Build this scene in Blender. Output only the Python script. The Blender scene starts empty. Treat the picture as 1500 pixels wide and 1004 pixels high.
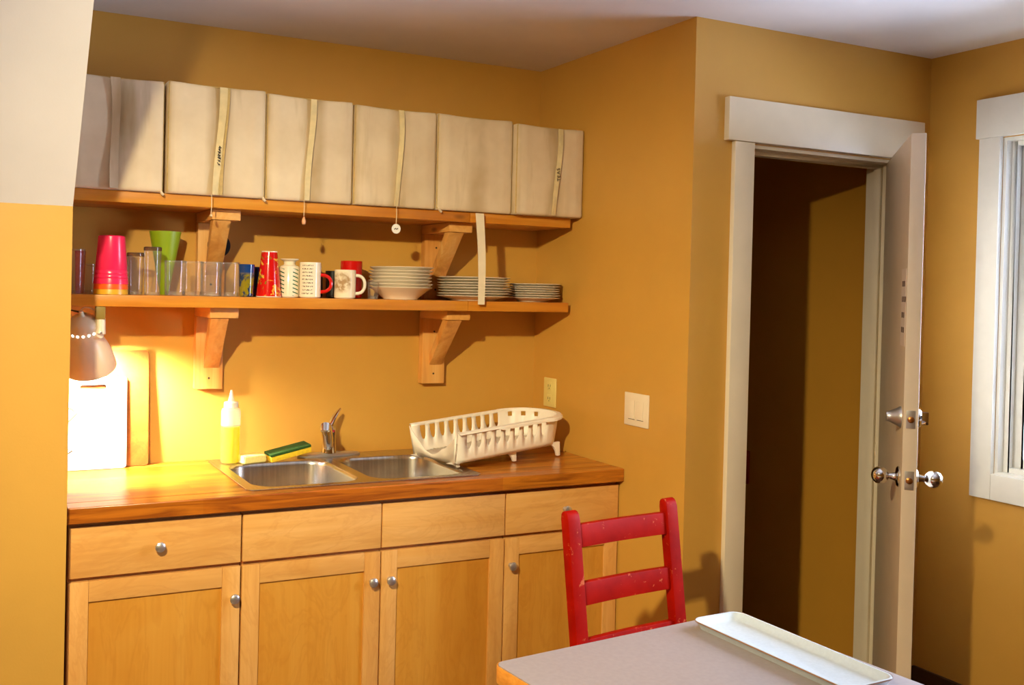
import bpy, bmesh, math, random
from mathutils import Vector, Matrix, Quaternion
random.seed(7)
S = bpy.context.scene
COL = S.collection
PI = math.pi

# ------------------------------------------------------------------ camera
cam_d = bpy.data.cameras.new('camera')
cam = bpy.data.objects.new('camera', cam_d)
COL.objects.link(cam)
S.camera = cam
cam_d.sensor_fit = 'HORIZONTAL'
cam_d.sensor_width = 36.0
cam_d.lens = 36.0 * 1408.07 / 1500.0
cam_d.shift_x = 0.1003
cam_d.shift_y = -0.0431
cam_d.clip_start = 0.05
def _basis(yaw, pitch, roll):
    f = Vector((math.sin(yaw)*math.cos(pitch), math.cos(yaw)*math.cos(pitch), math.sin(pitch)))
    r0 = Vector((math.cos(yaw), -math.sin(yaw), 0)); u0 = r0.cross(f)
    return (math.cos(roll)*r0+math.sin(roll)*u0, -math.sin(roll)*r0+math.cos(roll)*u0, f)
_r, _u, _f = _basis(0.437092, -0.010499, 0.023390)
M = Matrix((( _r.x, _u.x, -_f.x, -2.23272), (_r.y, _u.y, -_f.y, -3.50125), (_r.z, _u.z, -_f.z, 1.56122), (0, 0, 0, 1)))
cam.matrix_world = M

# ------------------------------------------------------------------ world, window daylight, exposure
W = bpy.data.worlds.new('World'); S.world = W
W.use_nodes = True
bg = W.node_tree.nodes['Background']
bg.inputs[0].default_value = (0.64, 0.76, 1.0, 1)
bg.inputs[1].default_value = 38.0
S.view_settings.view_transform = 'Standard'
S.view_settings.look = 'None'
S.view_settings.gamma = 1.0
S.view_settings.exposure = 0.0
S.view_settings.use_curve_mapping = False
S.cycles.transparent_max_bounces = 40
BULB_POS = Vector((-2.57, -2.72, 2.43))
BULB_W = 420.0            # ceiling spotlight power
BULB_C = (1.0, 0.86, 0.53)
LAMP_S = 3600.0            # clamp lamp bulb radiance
LAMP_C = (1.0, 0.95, 0.84)
SPOT_AIM = (Vector((-0.75, -0.45, 0.45)) - BULB_POS).normalized()
_sd = bpy.data.lights.new('ceiling_spot', 'SPOT'); _sd.energy = BULB_W; _sd.color = BULB_C
_sd.shadow_soft_size = .045; _sd.spot_size = math.radians(86); _sd.spot_blend = 1.0
_so = bpy.data.objects.new('ceiling_spot', _sd); COL.objects.link(_so); _so.location = BULB_POS
_so.rotation_euler = SPOT_AIM.to_track_quat('-Z', 'Y').to_euler()
def portal(loc, rot, sx, sy):
    d = bpy.data.lights.new('window_portal', 'AREA'); d.shape = 'RECTANGLE'; d.size = sx; d.size_y = sy
    d.cycles.is_portal = True
    o = bpy.data.objects.new('window_portal', d); o.location = loc; o.rotation_euler = rot; COL.objects.link(o)
portal((1.32, -1.93, 1.545), (0, PI/2, 0), 1.25, 1.4)

# ------------------------------------------------------------------ materials
def lin(c):
    return tuple(((v/255)/12.92 if v/255 <= .04045 else ((v/255+.055)/1.055)**2.4) for v in c[:3]) + (1.0,)
class NT:
    def __init__(s, name):
        s.m = bpy.data.materials.new(name); s.m.use_nodes = True
        s.t = s.m.node_tree; s.p = s.t.nodes['Principled BSDF']
        s.out = s.t.nodes['Material Output']
    def n(s, typ, **kw):
        x = s.t.nodes.new(typ)
        for k, v in kw.items():
            if k.startswith('i_'):
                key = k[2:]
                x.inputs[int(key) if key.isdigit() else key.replace('_', ' ')].default_value = v
            else: setattr(x, k, v)
        return x
    def l(s, a, b): s.t.links.new(a, b)
    def coord(s, scale=(1, 1, 1), rnd=True, rot=(0, 0, 0)):
        tc = s.n('ShaderNodeTexCoord'); mp = s.n('ShaderNodeMapping')
        mp.inputs['Scale'].default_value = scale; mp.inputs['Rotation'].default_value = rot
        if rnd:
            oi = s.n('ShaderNodeObjectInfo'); ad = s.n('ShaderNodeVectorMath', operation='MULTIPLY_ADD')
            s.l(oi.outputs['Random'], ad.inputs[0]); ad.inputs[1].default_value = (7.3, 5.1, 9.7)
            s.l(tc.outputs['Object'], ad.inputs[2]); s.l(ad.outputs[0], mp.inputs['Vector'])
        else: s.l(tc.outputs['Object'], mp.inputs['Vector'])
        return mp.outputs['Vector']
    def ramp(s, fac, stops):
        r = s.n('ShaderNodeValToRGB')
        e = r.color_ramp.elements
        while len(e) < len(stops): e.new(0.5)
        for el, (p, c) in zip(e, stops): el.position = p; el.color = c if len(c) == 4 else c + (1,)
        s.l(fac, r.inputs[0]); return r.outputs[0]
    def mix(s, fac, a, b, mode='MIX'):
        x = s.n('ShaderNodeMix', data_type='RGBA', blend_type=mode)
        for inp, v in ((x.inputs[0], fac), (x.inputs[6], a), (x.inputs[7], b)):
            if hasattr(v, 'links'): s.l(v, inp)
            else: inp.default_value = v
        return x.outputs[2]
    def noise(s, vec, scale, detail=3, rough=.5, dist=0):
        x = s.n('ShaderNodeTexNoise'); s.l(vec, x.inputs['Vector'])
        x.inputs['Scale'].default_value = scale; x.inputs['Detail'].default_value = detail
        x.inputs['Roughness'].default_value = rough; x.inputs['Distortion'].default_value = dist
        return x.outputs[0]
    def base(s, c):
        if hasattr(c, 'links'): s.l(c, s.p.inputs['Base Color'])
        else: s.p.inputs['Base Color'].default_value = c
    def bump(s, h, strength, dist=.002):
        b = s.n('ShaderNodeBump'); b.inputs['Strength'].default_value = strength; b.inputs['Distance'].default_value = dist
        s.l(h, b.inputs['Height']); s.l(b.outputs[0], s.p.inputs['Normal'])
    def set(s, **kw):
        for k, v in kw.items(): s.p.inputs[k.replace('_', ' ')].default_value = v
        return s.m
def plain(name, c, rough=.5, metal=0.0, var=.06, scale=25, bump=0, **kw):
    t = NT(name); cl = lin(c); v = t.coord()
    f = t.noise(v, scale, 4)
    d = tuple(x*(1-var) for x in cl[:3])+(1,); u = tuple(min(1, x*(1+var)) for x in cl[:3])+(1,)
    t.base(t.ramp(f, [(.3, d), (.7, u)]))
    if bump: t.bump(f, bump)
    return t.set(Roughness=rough, Metallic=metal, **kw)
def wood(name, dark, mid, light, axis='x', fine=1.0, rough=.4, knots=True, coat=.0, streak=None):
    t = NT(name)
    st = {'x': (.6, 9, 9), 'y': (9, .6, 9), 'z': (9, 9, .6)}[axis]
    v = t.coord(tuple(a*fine for a in st))
    f1 = t.noise(v, 1.6, 5, .6, .6)
    col = t.ramp(f1, [(.28, lin(dark)), (.5, lin(mid)), (.74, lin(light))])
    st2 = {'x': (1.5, 60, 60), 'y': (60, 1.5, 60), 'z': (60, 60, 1.5)}[axis]
    v2 = t.coord(st2)
    f2 = t.noise(v2, 2.0, 3)
    col = t.mix(t.ramp(f2, [(.3, (.22, .22, .22)), (.62, (0, 0, 0))]), col, lin(dark))
    # broad figure
    f3 = t.noise(t.coord(), 3.0, 3, .5, 1.2)
    col = t.mix(t.ramp(f3, [(.4, (0, 0, 0)), (.8, (.35, .35, .35))]), col, lin(light))
    if not knots and axis in 'xz':
        st4 = {'x': (2.2, 7, 7), 'z': (7, 7, 2.2)}[axis]
        f4 = t.noise(t.coord(st4), 1.3, 4, .55, 2.2)
        col = t.mix(t.ramp(f4, [(.46, (0, 0, 0)), (.52, (.16, .16, .16)), (.58, (0, 0, 0)), (.66, (.10, .10, .10)), (.74, (0, 0, 0))]), col, lin((dark[0]*.86, dark[1]*.72, dark[2]*.5)))
    if knots:
        ks = {'x': (5, 14, 14), 'y': (14, 5, 14), 'z': (14, 14, 5)}[axis]
        vo = t.n('ShaderNodeTexVoronoi'); t.l(t.coord(ks), vo.inputs['Vector']); vo.inputs['Scale'].default_value = .9
        col = t.mix(t.ramp(vo.outputs['Distance'], [(.05, (.85, .85, .85)), (.16, (0, 0, 0))]), col, lin(tuple(x*.55 for x in dark)))
    t.base(col); t.bump(f2, .12, .001)
    return t.set(Roughness=rough, Coat_Weight=coat, Coat_Roughness=.15)

MT = {}
MUST = (208, 156, 66)
def wall_mat(name, c, rough=.42):
    t = NT(name); v = t.coord(rnd=False)
    f = t.noise(v, 2.2, 4, .6)
    cl = lin(c)
    t.base(t.ramp(f, [(.3, tuple(x*.95 for x in cl[:3])+(1,)), (.7, tuple(x*1.05 for x in cl[:3])+(1,))]))
    t.bump(t.noise(v, 160, 2), .10, .0015)
    return t.set(Roughness=rough)
MT['wall'] = wall_mat('mustard_paint', MUST)
MT['ceiling'] = wall_mat('ceiling_paint', (232, 226, 222), .7)
MT['slope'] = wall_mat('slope_paint', (238, 230, 222), .3)
MT['hall'] = wall_mat('hall_paint', (196, 140, 46))
MT['trim'] = plain('cream_trim_paint', (232, 218, 190), .35, var=.03, scale=9)
MT['door'] = plain('door_paint', (226, 206, 176), .4, var=.04, scale=7)
MT['windowtrim'] = plain('white_trim_paint', (232, 230, 222), .35, var=.02)
MT['floor'] = wood('brown_floor', (70, 42, 22), (104, 66, 36), (132, 88, 52), 'y', .6, .4, False)
MT['basebrown'] = wood('dark_baseboard_wood', (50, 30, 14), (74, 46, 22), (92, 60, 32), 'y', 1, .4, False)
MT['shelf'] = wood('orange_pine', (180, 100, 18), (212, 134, 34), (228, 162, 58), 'x', 1, .35, True, .2)
MT['pine_z'] = wood('pine_upright', (196, 124, 48), (228, 162, 78), (240, 190, 112), 'z', 1, .45)
MT['pine_y'] = wood('pine_arm', (196, 124, 48), (228, 162, 78), (240, 190, 112), 'y', 1, .45)
MAPLE = ((206, 142, 66), (226, 166, 88), (238, 186, 114))
MT['maple_x'] = wood('maple_crosswise', *MAPLE, 'x', .7, .32, False, .15)
MT['maple_z'] = wood('maple_upright', *MAPLE, 'z', .7, .32, False, .15)
MT['panel_z'] = wood('maple_panel', (198, 128, 38), (214, 148, 54), (224, 166, 74), 'z', .35, .32, False, .15)
MT['carcass'] = wood('maple_carcass', (170, 104, 44), (190, 124, 60), (204, 140, 76), 'z', .5, .5, False)
def butcher():
    t = NT('butcher_block')
    tc = t.n('ShaderNodeTexCoord'); mp = t.n('ShaderNodeMapping'); t.l(tc.outputs['Object'], mp.inputs['Vector'])
    # swap so that the block's underside/front edge still cuts through single staves
    br = t.n('ShaderNodeTexBrick'); t.l(mp.outputs[0], br.inputs['Vector'])
    br.inputs['Scale'].default_value = 1; br.inputs['Brick Width'].default_value = .52; br.inputs['Row Height'].default_value = .043
    br.inputs['Mortar Size'].default_value = .0006; br.inputs['Mortar Smooth'].default_value = .3; br.inputs['Bias'].default_value = 0
    br.offset = .37; br.squash = 1
    br.inputs['Color1'].default_value = (0, 0, 0, 1); br.inputs['Color2'].default_value = (1, 1, 1, 1); br.inputs['Mortar'].default_value = (.2, .2, .2, 1)
    stave = t.ramp(br.outputs['Color'], [(0, lin((150, 70, 8))), (.3, lin((190, 104, 18))), (.6, lin((216, 140, 40))), (.8, lin((176, 88, 12))), (1, lin((202, 122, 28)))])
    v = t.coord((2, 30, 30), False)
    f = t.noise(v, 1.6, 5, .6, 1.0)
    col = t.mix(t.ramp(f, [(.34, (.8, .8, .8)), (.56, (0, 0, 0))]), stave, lin((122, 54, 6)))
    vo = t.n('ShaderNodeTexVoronoi'); t.l(t.coord((4, 12, 12), False), vo.inputs['Vector']); vo.inputs['Scale'].default_value = 1.2
    col = t.mix(t.ramp(vo.outputs['Distance'], [(.06, (.8, .8, .8)), (.2, (0, 0, 0))]), col, lin((120, 56, 16)))
    t.base(col)
    return t.set(Roughness=.3, Coat_Weight=.4, Coat_Roughness=.2)
MT['butcher'] = butcher()
def canvas():
    t = NT('cream_cloth'); v = t.coord()
    f = t.noise(v, 5, 4, .6)
    col = t.ramp(f, [(.3, lin((216, 192, 154))), (.7, lin((232, 211, 176)))])
    st = t.noise(t.coord((9, 9, 1.3)), 1.2, 4, .6)
    col = t.mix(t.ramp(st, [(.56, (0, 0, 0)), (.78, (.5, .5, .5))]), col, lin((158, 122, 52)))
    tc = t.n('ShaderNodeTexCoord'); sp = t.n('ShaderNodeSeparateXYZ'); t.l(tc.outputs['Object'], sp.inputs[0])
    sb = t.n('ShaderNodeMath', operation='SUBTRACT'); t.l(sp.outputs[0], sb.inputs[0]); sb.inputs[1].default_value = .168
    ab = t.n('ShaderNodeMath', operation='ABSOLUTE'); t.l(sb.outputs[0], ab.inputs[0])
    m1 = t.ramp(ab.outputs[0], [(.0, (.75, .75, .75)), (.024, (.6, .6, .6)), (.05, (0, 0, 0)), (.145, (0, 0, 0)), (.163, (.55, .55, .55))])
    m2 = t.ramp(t.noise(t.coord((3, 3, 2)), 2.2, 3), [(.3, (.05, .05, .05)), (.7, (.9, .9, .9))])
    col = t.mix(t.mix(1.0, m1, m2, 'MULTIPLY'), col, lin((150, 112, 40)))
    t.base(col)
    w = t.noise(t.coord((1, 1, 1)), 420, 2)
    t.bump(w, .15, .001)
    return t.set(Roughness=.85, Sheen_Weight=.1)
MT['canvas'] = canvas()
MT['strapcloth'] = plain('strap_webbing', (222, 200, 148), .8, var=.1, scale=30)
MT['seam'] = plain('cloth_piping', (196, 164, 100), .85, var=.12, scale=60)
MT['whitestrap'] = plain('white_webbing', (240, 224, 190), .7, var=.04)
MT['ink'] = plain('black_ink', (30, 22, 14), .7)
MT['cordw'] = plain('white_cord', (226, 196, 150), .7)
MT['tag'] = plain('white_tag', (246, 240, 226), .4)
MT['knob'] = plain('brushed_nickel', (206, 202, 198), .32, .85, var=.05)
MT['chrome'] = plain('chrome', (222, 220, 216), .08, 1.0, var=.01)
def steel():
    t = NT('stainless_steel'); f = t.noise(t.coord((60, 2, 2), False), 2, 4)
    t.base(t.ramp(f, [(.3, lin((176, 168, 156))), (.7, lin((206, 198, 186)))]))
    return t.set(Roughness=.27, Metallic=1.0)
MT['steel'] = steel()
MT['porcelain'] = plain('white_porcelain', (240, 228, 204), .12, var=.01, Coat_Weight=.3)
MT['rackplastic'] = plain('white_plastic', (250, 240, 222), .35, var=.015, Subsurface_Weight=.0)
MT['switch'] = plain('switch_plastic', (240, 222, 190), .3, var=.01)
MT['outlet'] = plain('outlet_plastic', (232, 214, 130), .3, var=.02)
MT['slotdark'] = plain('dark_slot', (60, 44, 24), .6)
MT['red'] = None
def redpaint():
    t = NT('worn_red_paint'); v = t.coord()
    col = t.ramp(t.noise(v, 14, 4), [(.3, lin((138, 10, 2))), (.7, lin((164, 18, 3)))])
    ge = t.n('ShaderNodeNewGeometry')
    w = t.noise(t.coord((1, 1, 1)), 38, 5, .7)
    col = t.mix(t.ramp(w, [(.63, (0, 0, 0)), (.68, (.9, .9, .9))]), col, lin((196, 96, 58)))
    t.base(col); t.bump(t.noise(t.coord((4, 40, 40)), 3, 3), .15, .001)
    return t.set(Roughness=.5, Specular_IOR_Level=.06)
MT['red'] = redpaint()
MT['laminate'] = plain('grey_laminate', (152, 140, 138), .38, var=.05, scale=90)
MT['tableedge'] = wood('table_edge_wood', (196, 116, 36), (222, 146, 58), (236, 170, 84), 'x', 1, .4, False)
MT['tray'] = plain('speckled_white_tray', (196, 205, 212), .25, var=.04, scale=140)
MT['trayedge'] = plain('brown_tray_edge', (150, 110, 84), .4)
MT['board'] = plain('white_board', (244, 240, 226), .4, var=.02)
MT['woodboard'] = wood('cutting_board_wood', (128, 70, 20), (150, 88, 30), (170, 106, 44), 'z', .8, .4, False)
MT['lampmetal'] = plain('beige_lamp_enamel', (232, 208, 172), .35, var=.02)
MT['lampwhite'] = plain('white_lamp_plastic', (238, 222, 190), .4)
MT['olive'] = plain('olive_clamp', (140, 116, 44), .5)
MT['darkwire'] = plain('dark_cord', (70, 50, 20), .5)
MT['mattblack'] = plain('matt_black', (22, 16, 12), .75)
MT['pink'] = plain('pink_plastic', (250, 40, 92), .25, var=.01)
MT['orange'] = plain('orange_plastic', (252, 96, 24), .3, var=.01)
MT['yellowp'] = plain('yellow_plastic', (226, 170, 40), .3, var=.01)
MT['green'] = plain('green_plastic', (142, 168, 24), .4, var=.02)
MT['tan'] = plain('tan_plastic', (204, 134, 50), .4, var=.02)
MT['black'] = plain('black_plastic', (16, 12, 10), .3)
MT['yellowcap'] = plain('yellow_cap', (236, 186, 20), .35)
MT['redglaze'] = plain('red_glaze', (206, 20, 16), .15, var=.03)
MT['sponge'] = plain('yellow_sponge', (244, 204, 40), .9, var=.1, scale=120, bump=.6)
MT['palesponge'] = plain('pale_yellow_sponge', (248, 226, 130), .9, var=.06, scale=120, bump=.6)
MT['scour'] = plain('green_scourer', (44, 84, 24), .95, var=.3, scale=200, bump=.8)
MT['redthing'] = plain('red_cloth', (150, 40, 14), .8)
def glass(name, tint=(1, 1, 1), rough=.02):
    t = NT(name)
    tr = t.n('ShaderNodeBsdfTransparent'); tr.inputs[0].default_value = tuple(tint)+(1,)
    gl = t.n('ShaderNodeBsdfGlossy'); gl.inputs['Roughness'].default_value = .09
    lw = t.n('ShaderNodeLayerWeight'); lw.inputs[0].default_value = .22
    f = t.noise(t.coord(), 40, 2)
    k = t.ramp(lw.outputs[0], [(0, (.035, .035, .035)), (.5, (.07, .07, .07)), (.85, (.22, .22, .22)), (1, (.5, .5, .5))])
    df = t.n('ShaderNodeBsdfDiffuse'); df.inputs[0].default_value = tuple(tint)+(1,)
    m0 = t.n('ShaderNodeMixShader'); m0.inputs[0].default_value = .04; t.l(tr.outputs[0], m0.inputs[1]); t.l(df.outputs[0], m0.inputs[2])
    mx = t.n('ShaderNodeMixShader'); t.l(k, mx.inputs[0]); t.l(m0.outputs[0], mx.inputs[1]); t.l(gl.outputs[0], mx.inputs[2])
    b = t.n('ShaderNodeBump'); b.inputs['Strength'].default_value = .25; b.inputs['Distance'].default_value = .003; t.l(f, b.inputs['Height']); t.l(b.outputs[0], gl.inputs['Normal'])
    t.l(mx.outputs[0], t.out.inputs[0]); return t.m
MT['glass'] = glass('clear_glass', (.97, .97, .96))
MT['redglass'] = glass('red_glass', (1, .42, .3))
MT['smoke'] = glass('brown_rim_glass', (.55, .42, .3))
def pane():
    t = NT('window_glass')
    tr = t.n('ShaderNodeBsdfTransparent'); gl = t.n('ShaderNodeBsdfGlossy'); gl.inputs['Roughness'].default_value = .02
    fr = t.n('ShaderNodeFresnel'); fr.inputs[0].default_value = 1.45
    mx = t.n('ShaderNodeMixShader'); t.l(fr.outputs[0], mx.inputs[0]); t.l(tr.outputs[0], mx.inputs[1]); t.l(gl.outputs[0], mx.inputs[2])
    t.l(mx.outputs[0], t.out.inputs[0]); return t.m
MT['pane'] = pane()
def plastic_clear():
    t = NT('translucent_bottle')
    tr = t.n('ShaderNodeBsdfTransparent'); tl = t.n('ShaderNodeBsdfTranslucent'); tl.inputs[0].default_value = lin((250, 246, 226))
    tc = t.n('ShaderNodeTexCoord'); sp = t.n('ShaderNodeSeparateXYZ'); t.l(tc.outputs['Object'], sp.inputs[0])
    zr = t.ramp(sp.outputs[2], [(.130, (.95, .95, .95)), (.140, (.55, .55, .55))])
    t.base(lin((250, 244, 222))); t.set(Roughness=.3)
    a = t.n('ShaderNodeMixShader'); a.inputs[0].default_value = .45; t.l(t.p.outputs[0], a.inputs[1]); t.l(tl.outputs[0], a.inputs[2])
    b = t.n('ShaderNodeMixShader'); t.l(zr, b.inputs[0]); t.l(a.outputs[0], b.inputs[1]); t.l(tr.outputs[0], b.inputs[2])
    t.l(b.outputs[0], t.out.inputs[0]); return t.m
MT['bottle'] = plastic_clear()
def soap():
    t = NT('yellow_soap')
    tl = t.n('ShaderNodeBsdfTranslucent'); tl.inputs[0].default_value = lin((246, 236, 20))
    t.base(lin((240, 226, 20))); t.set(Roughness=.2)
    a = t.n('ShaderNodeMixShader'); a.inputs[0].default_value = .5; t.l(t.p.outputs[0], a.inputs[1]); t.l(tl.outputs[0], a.inputs[2])
    t.l(a.outputs[0], t.out.inputs[0]); return t.m
MT['soap'] = soap()
def emit(name, c, s):
    t = NT(name); t.base((0, 0, 0, 1)); t.set(Emission_Color=tuple(c)+(1,), Emission_Strength=s); return t.m
MT['ceilingbulb'] = emit('ceiling_bulb_glow', BULB_C, 30.0)
MT['lampbulb'] = emit('lamp_bulb_glow', LAMP_C, LAMP_S)
MT['vent'] = emit('lit_vent', (1, .93, .75), 6.0)
def mugs():
    # red travel mug with yellow and green print
    t = NT('red_printed_glaze'); v = t.coord(rnd=False)
    n = t.noise(v, 26, 4, .6, .8)
    c = t.mix(t.ramp(n, [(.56, (0, 0, 0)), (.60, (1, 1, 1))]), lin((204, 18, 12)), lin((236, 176, 60)))
    n2 = t.noise(t.coord((1, 1, 1), False, (1, 2, 0)), 20, 3, .6, .5)
    c = t.mix(t.ramp(n2, [(.60, (0, 0, 0)), (.64, (1, 1, 1))]), c, lin((130, 120, 30)))
    t.base(c); MT['redprint'] = t.set(Roughness=.15)
    # text mug: rows of small print on the side that faces the room
    t = NT('lettered_mug_glaze'); tc = t.n('ShaderNodeTexCoord'); sp = t.n('ShaderNodeSeparateXYZ'); t.l(tc.outputs['Object'], sp.inputs[0])
    at = t.n('ShaderNodeMath', operation='ARCTAN2'); t.l(sp.outputs[1], at.inputs[0]); t.l(sp.outputs[0], at.inputs[1])
    cb = t.n('ShaderNodeCombineXYZ'); t.l(at.outputs[0], cb.inputs[0]); t.l(sp.outputs[2], cb.inputs[2])
    mp = t.n('ShaderNodeMapping'); mp.inputs['Scale'].default_value = (9, 1, 105); t.l(cb.outputs[0], mp.inputs['Vector'])
    letters = t.noise(mp.outputs[0], 1.5, 3, .7)
    ml = t.n('ShaderNodeMath', operation='MULTIPLY'); t.l(sp.outputs[2], ml.inputs[0]); ml.inputs[1].default_value = 2*PI/.0125
    sn = t.n('ShaderNodeMath', operation='SINE'); t.l(ml.outputs[0], sn.inputs[0])
    row = t.ramp(sn.outputs[0], [(.1, (0, 0, 0)), (.45, (1, 1, 1))])
    ink = t.ramp(letters, [(.46, (0, 0, 0)), (.54, (1, 1, 1))])
    k = t.mix(1.0, row, ink, 'MULTIPLY')
    za = t.ramp(sp.outputs[2], [(.008, (0, 0, 0)), (.012, (1, 1, 1)), (.116, (1, 1, 1)), (.12, (0, 0, 0))])
    k = t.mix(1.0, k, za, 'MULTIPLY')
    # printed between two angles only
    fa = t.n('ShaderNodeMapRange'); fa.inputs[1].default_value = -2.75; fa.inputs[2].default_value = -1.62; t.l(at.outputs[0], fa.inputs[0])
    wa = t.ramp(fa.outputs[0], [(.0, (0, 0, 0)), (.02, (1, 1, 1)), (.96, (1, 1, 1)), (1, (0, 0, 0))])
    k = t.mix(1.0, k, wa, 'MULTIPLY')
    t.base(t.mix(k, lin((242, 228, 200)), lin((60, 40, 20)))); MT['textmug'] = t.set(Roughness=.15)
    # white pot with green slanting dashes
    t = NT('green_dash_glaze'); tc = t.n('ShaderNodeTexCoord'); sp = t.n('ShaderNodeSeparateXYZ'); t.l(tc.outputs['Object'], sp.inputs[0])
    at = t.n('ShaderNodeMath', operation='ARCTAN2'); t.l(sp.outputs[1], at.inputs[0]); t.l(sp.outputs[0], at.inputs[1])
    m1 = t.n('ShaderNodeMath', operation='MULTIPLY'); t.l(at.outputs[0], m1.inputs[0]); m1.inputs[1].default_value = 5.0
    m2 = t.n('ShaderNodeMath', operation='MULTIPLY_ADD'); t.l(sp.outputs[2], m2.inputs[0]); m2.inputs[1].default_value = 2*PI/.014; t.l(m1.outputs[0], m2.inputs[2])
    s2 = t.n('ShaderNodeMath', operation='SINE'); t.l(m2.outputs[0], s2.inputs[0])
    m3 = t.n('ShaderNodeMath', operation='MULTIPLY'); t.l(at.outputs[0], m3.inputs[0]); m3.inputs[1].default_value = 4.0
    s3 = t.n('ShaderNodeMath', operation='SINE'); t.l(m3.outputs[0], s3.inputs[0])
    a = t.ramp(s2.outputs[0], [(.55, (0, 0, 0)), (.7, (1, 1, 1))]); b = t.ramp(s3.outputs[0], [(.1, (0, 0, 0)), (.2, (1, 1, 1))])
    za = t.ramp(sp.outputs[2], [(.004, (0, 0, 0)), (.006, (1, 1, 1)), (.1, (1, 1, 1)), (.104, (0, 0, 0))])
    k = t.mix(1.0, t.mix(1.0, a, b, 'MULTIPLY'), za, 'MULTIPLY')
    t.base(t.mix(k, lin((236, 224, 196)), lin((40, 104, 72)))); MT['greendash'] = t.set(Roughness=.15)
    # white mug with a faded tan picture
    t = NT('picture_mug_glaze'); tc = t.n('ShaderNodeTexCoord')
    mp = t.n('ShaderNodeMapping'); mp.inputs['Location'].default_value = (.022*28, .037*10, -.058*24); mp.inputs['Scale'].default_value = (28, 10, 24)
    t.l(tc.outputs['Object'], mp.inputs['Vector'])
    g = t.n('ShaderNodeTexGradient', gradient_type='SPHERICAL'); t.l(mp.outputs[0], g.inputs[0])
    n = t.noise(t.coord(rnd=False), 60, 3, .6, .6)
    k = t.mix(1.0, t.ramp(g.outputs[1], [(.0, (0, 0, 0)), (.35, (1, 1, 1))]), t.ramp(n, [(.35, (.1, .1, .1)), (.6, (.8, .8, .8))]), 'MULTIPLY')
    t.base(t.mix(k, lin((242, 228, 198)), lin((160, 112, 50)))); MT['picmug'] = t.set(Roughness=.15)
    # blue printed tumbler
    t = NT('blue_printed_glass'); v = t.coord(rnd=False); sp = t.n('ShaderNodeSeparateXYZ'); t.l(v, sp.inputs[0])
    n = t.noise(v, 30, 3, .5, .5)
    c = t.mix(t.ramp(n, [(.48, (0, 0, 0)), (.54, (1, 1, 1))]), lin((140, 124, 24)), lin((30, 52, 84)))
    t.base(t.mix(t.ramp(sp.outputs[2], [(.075, (0, 0, 0)), (.085, (1, 1, 1))]), c, lin((24, 60, 120)))); MT['blueprint'] = t.set(Roughness=.12, Coat_Weight=.5)
mugs()

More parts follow.
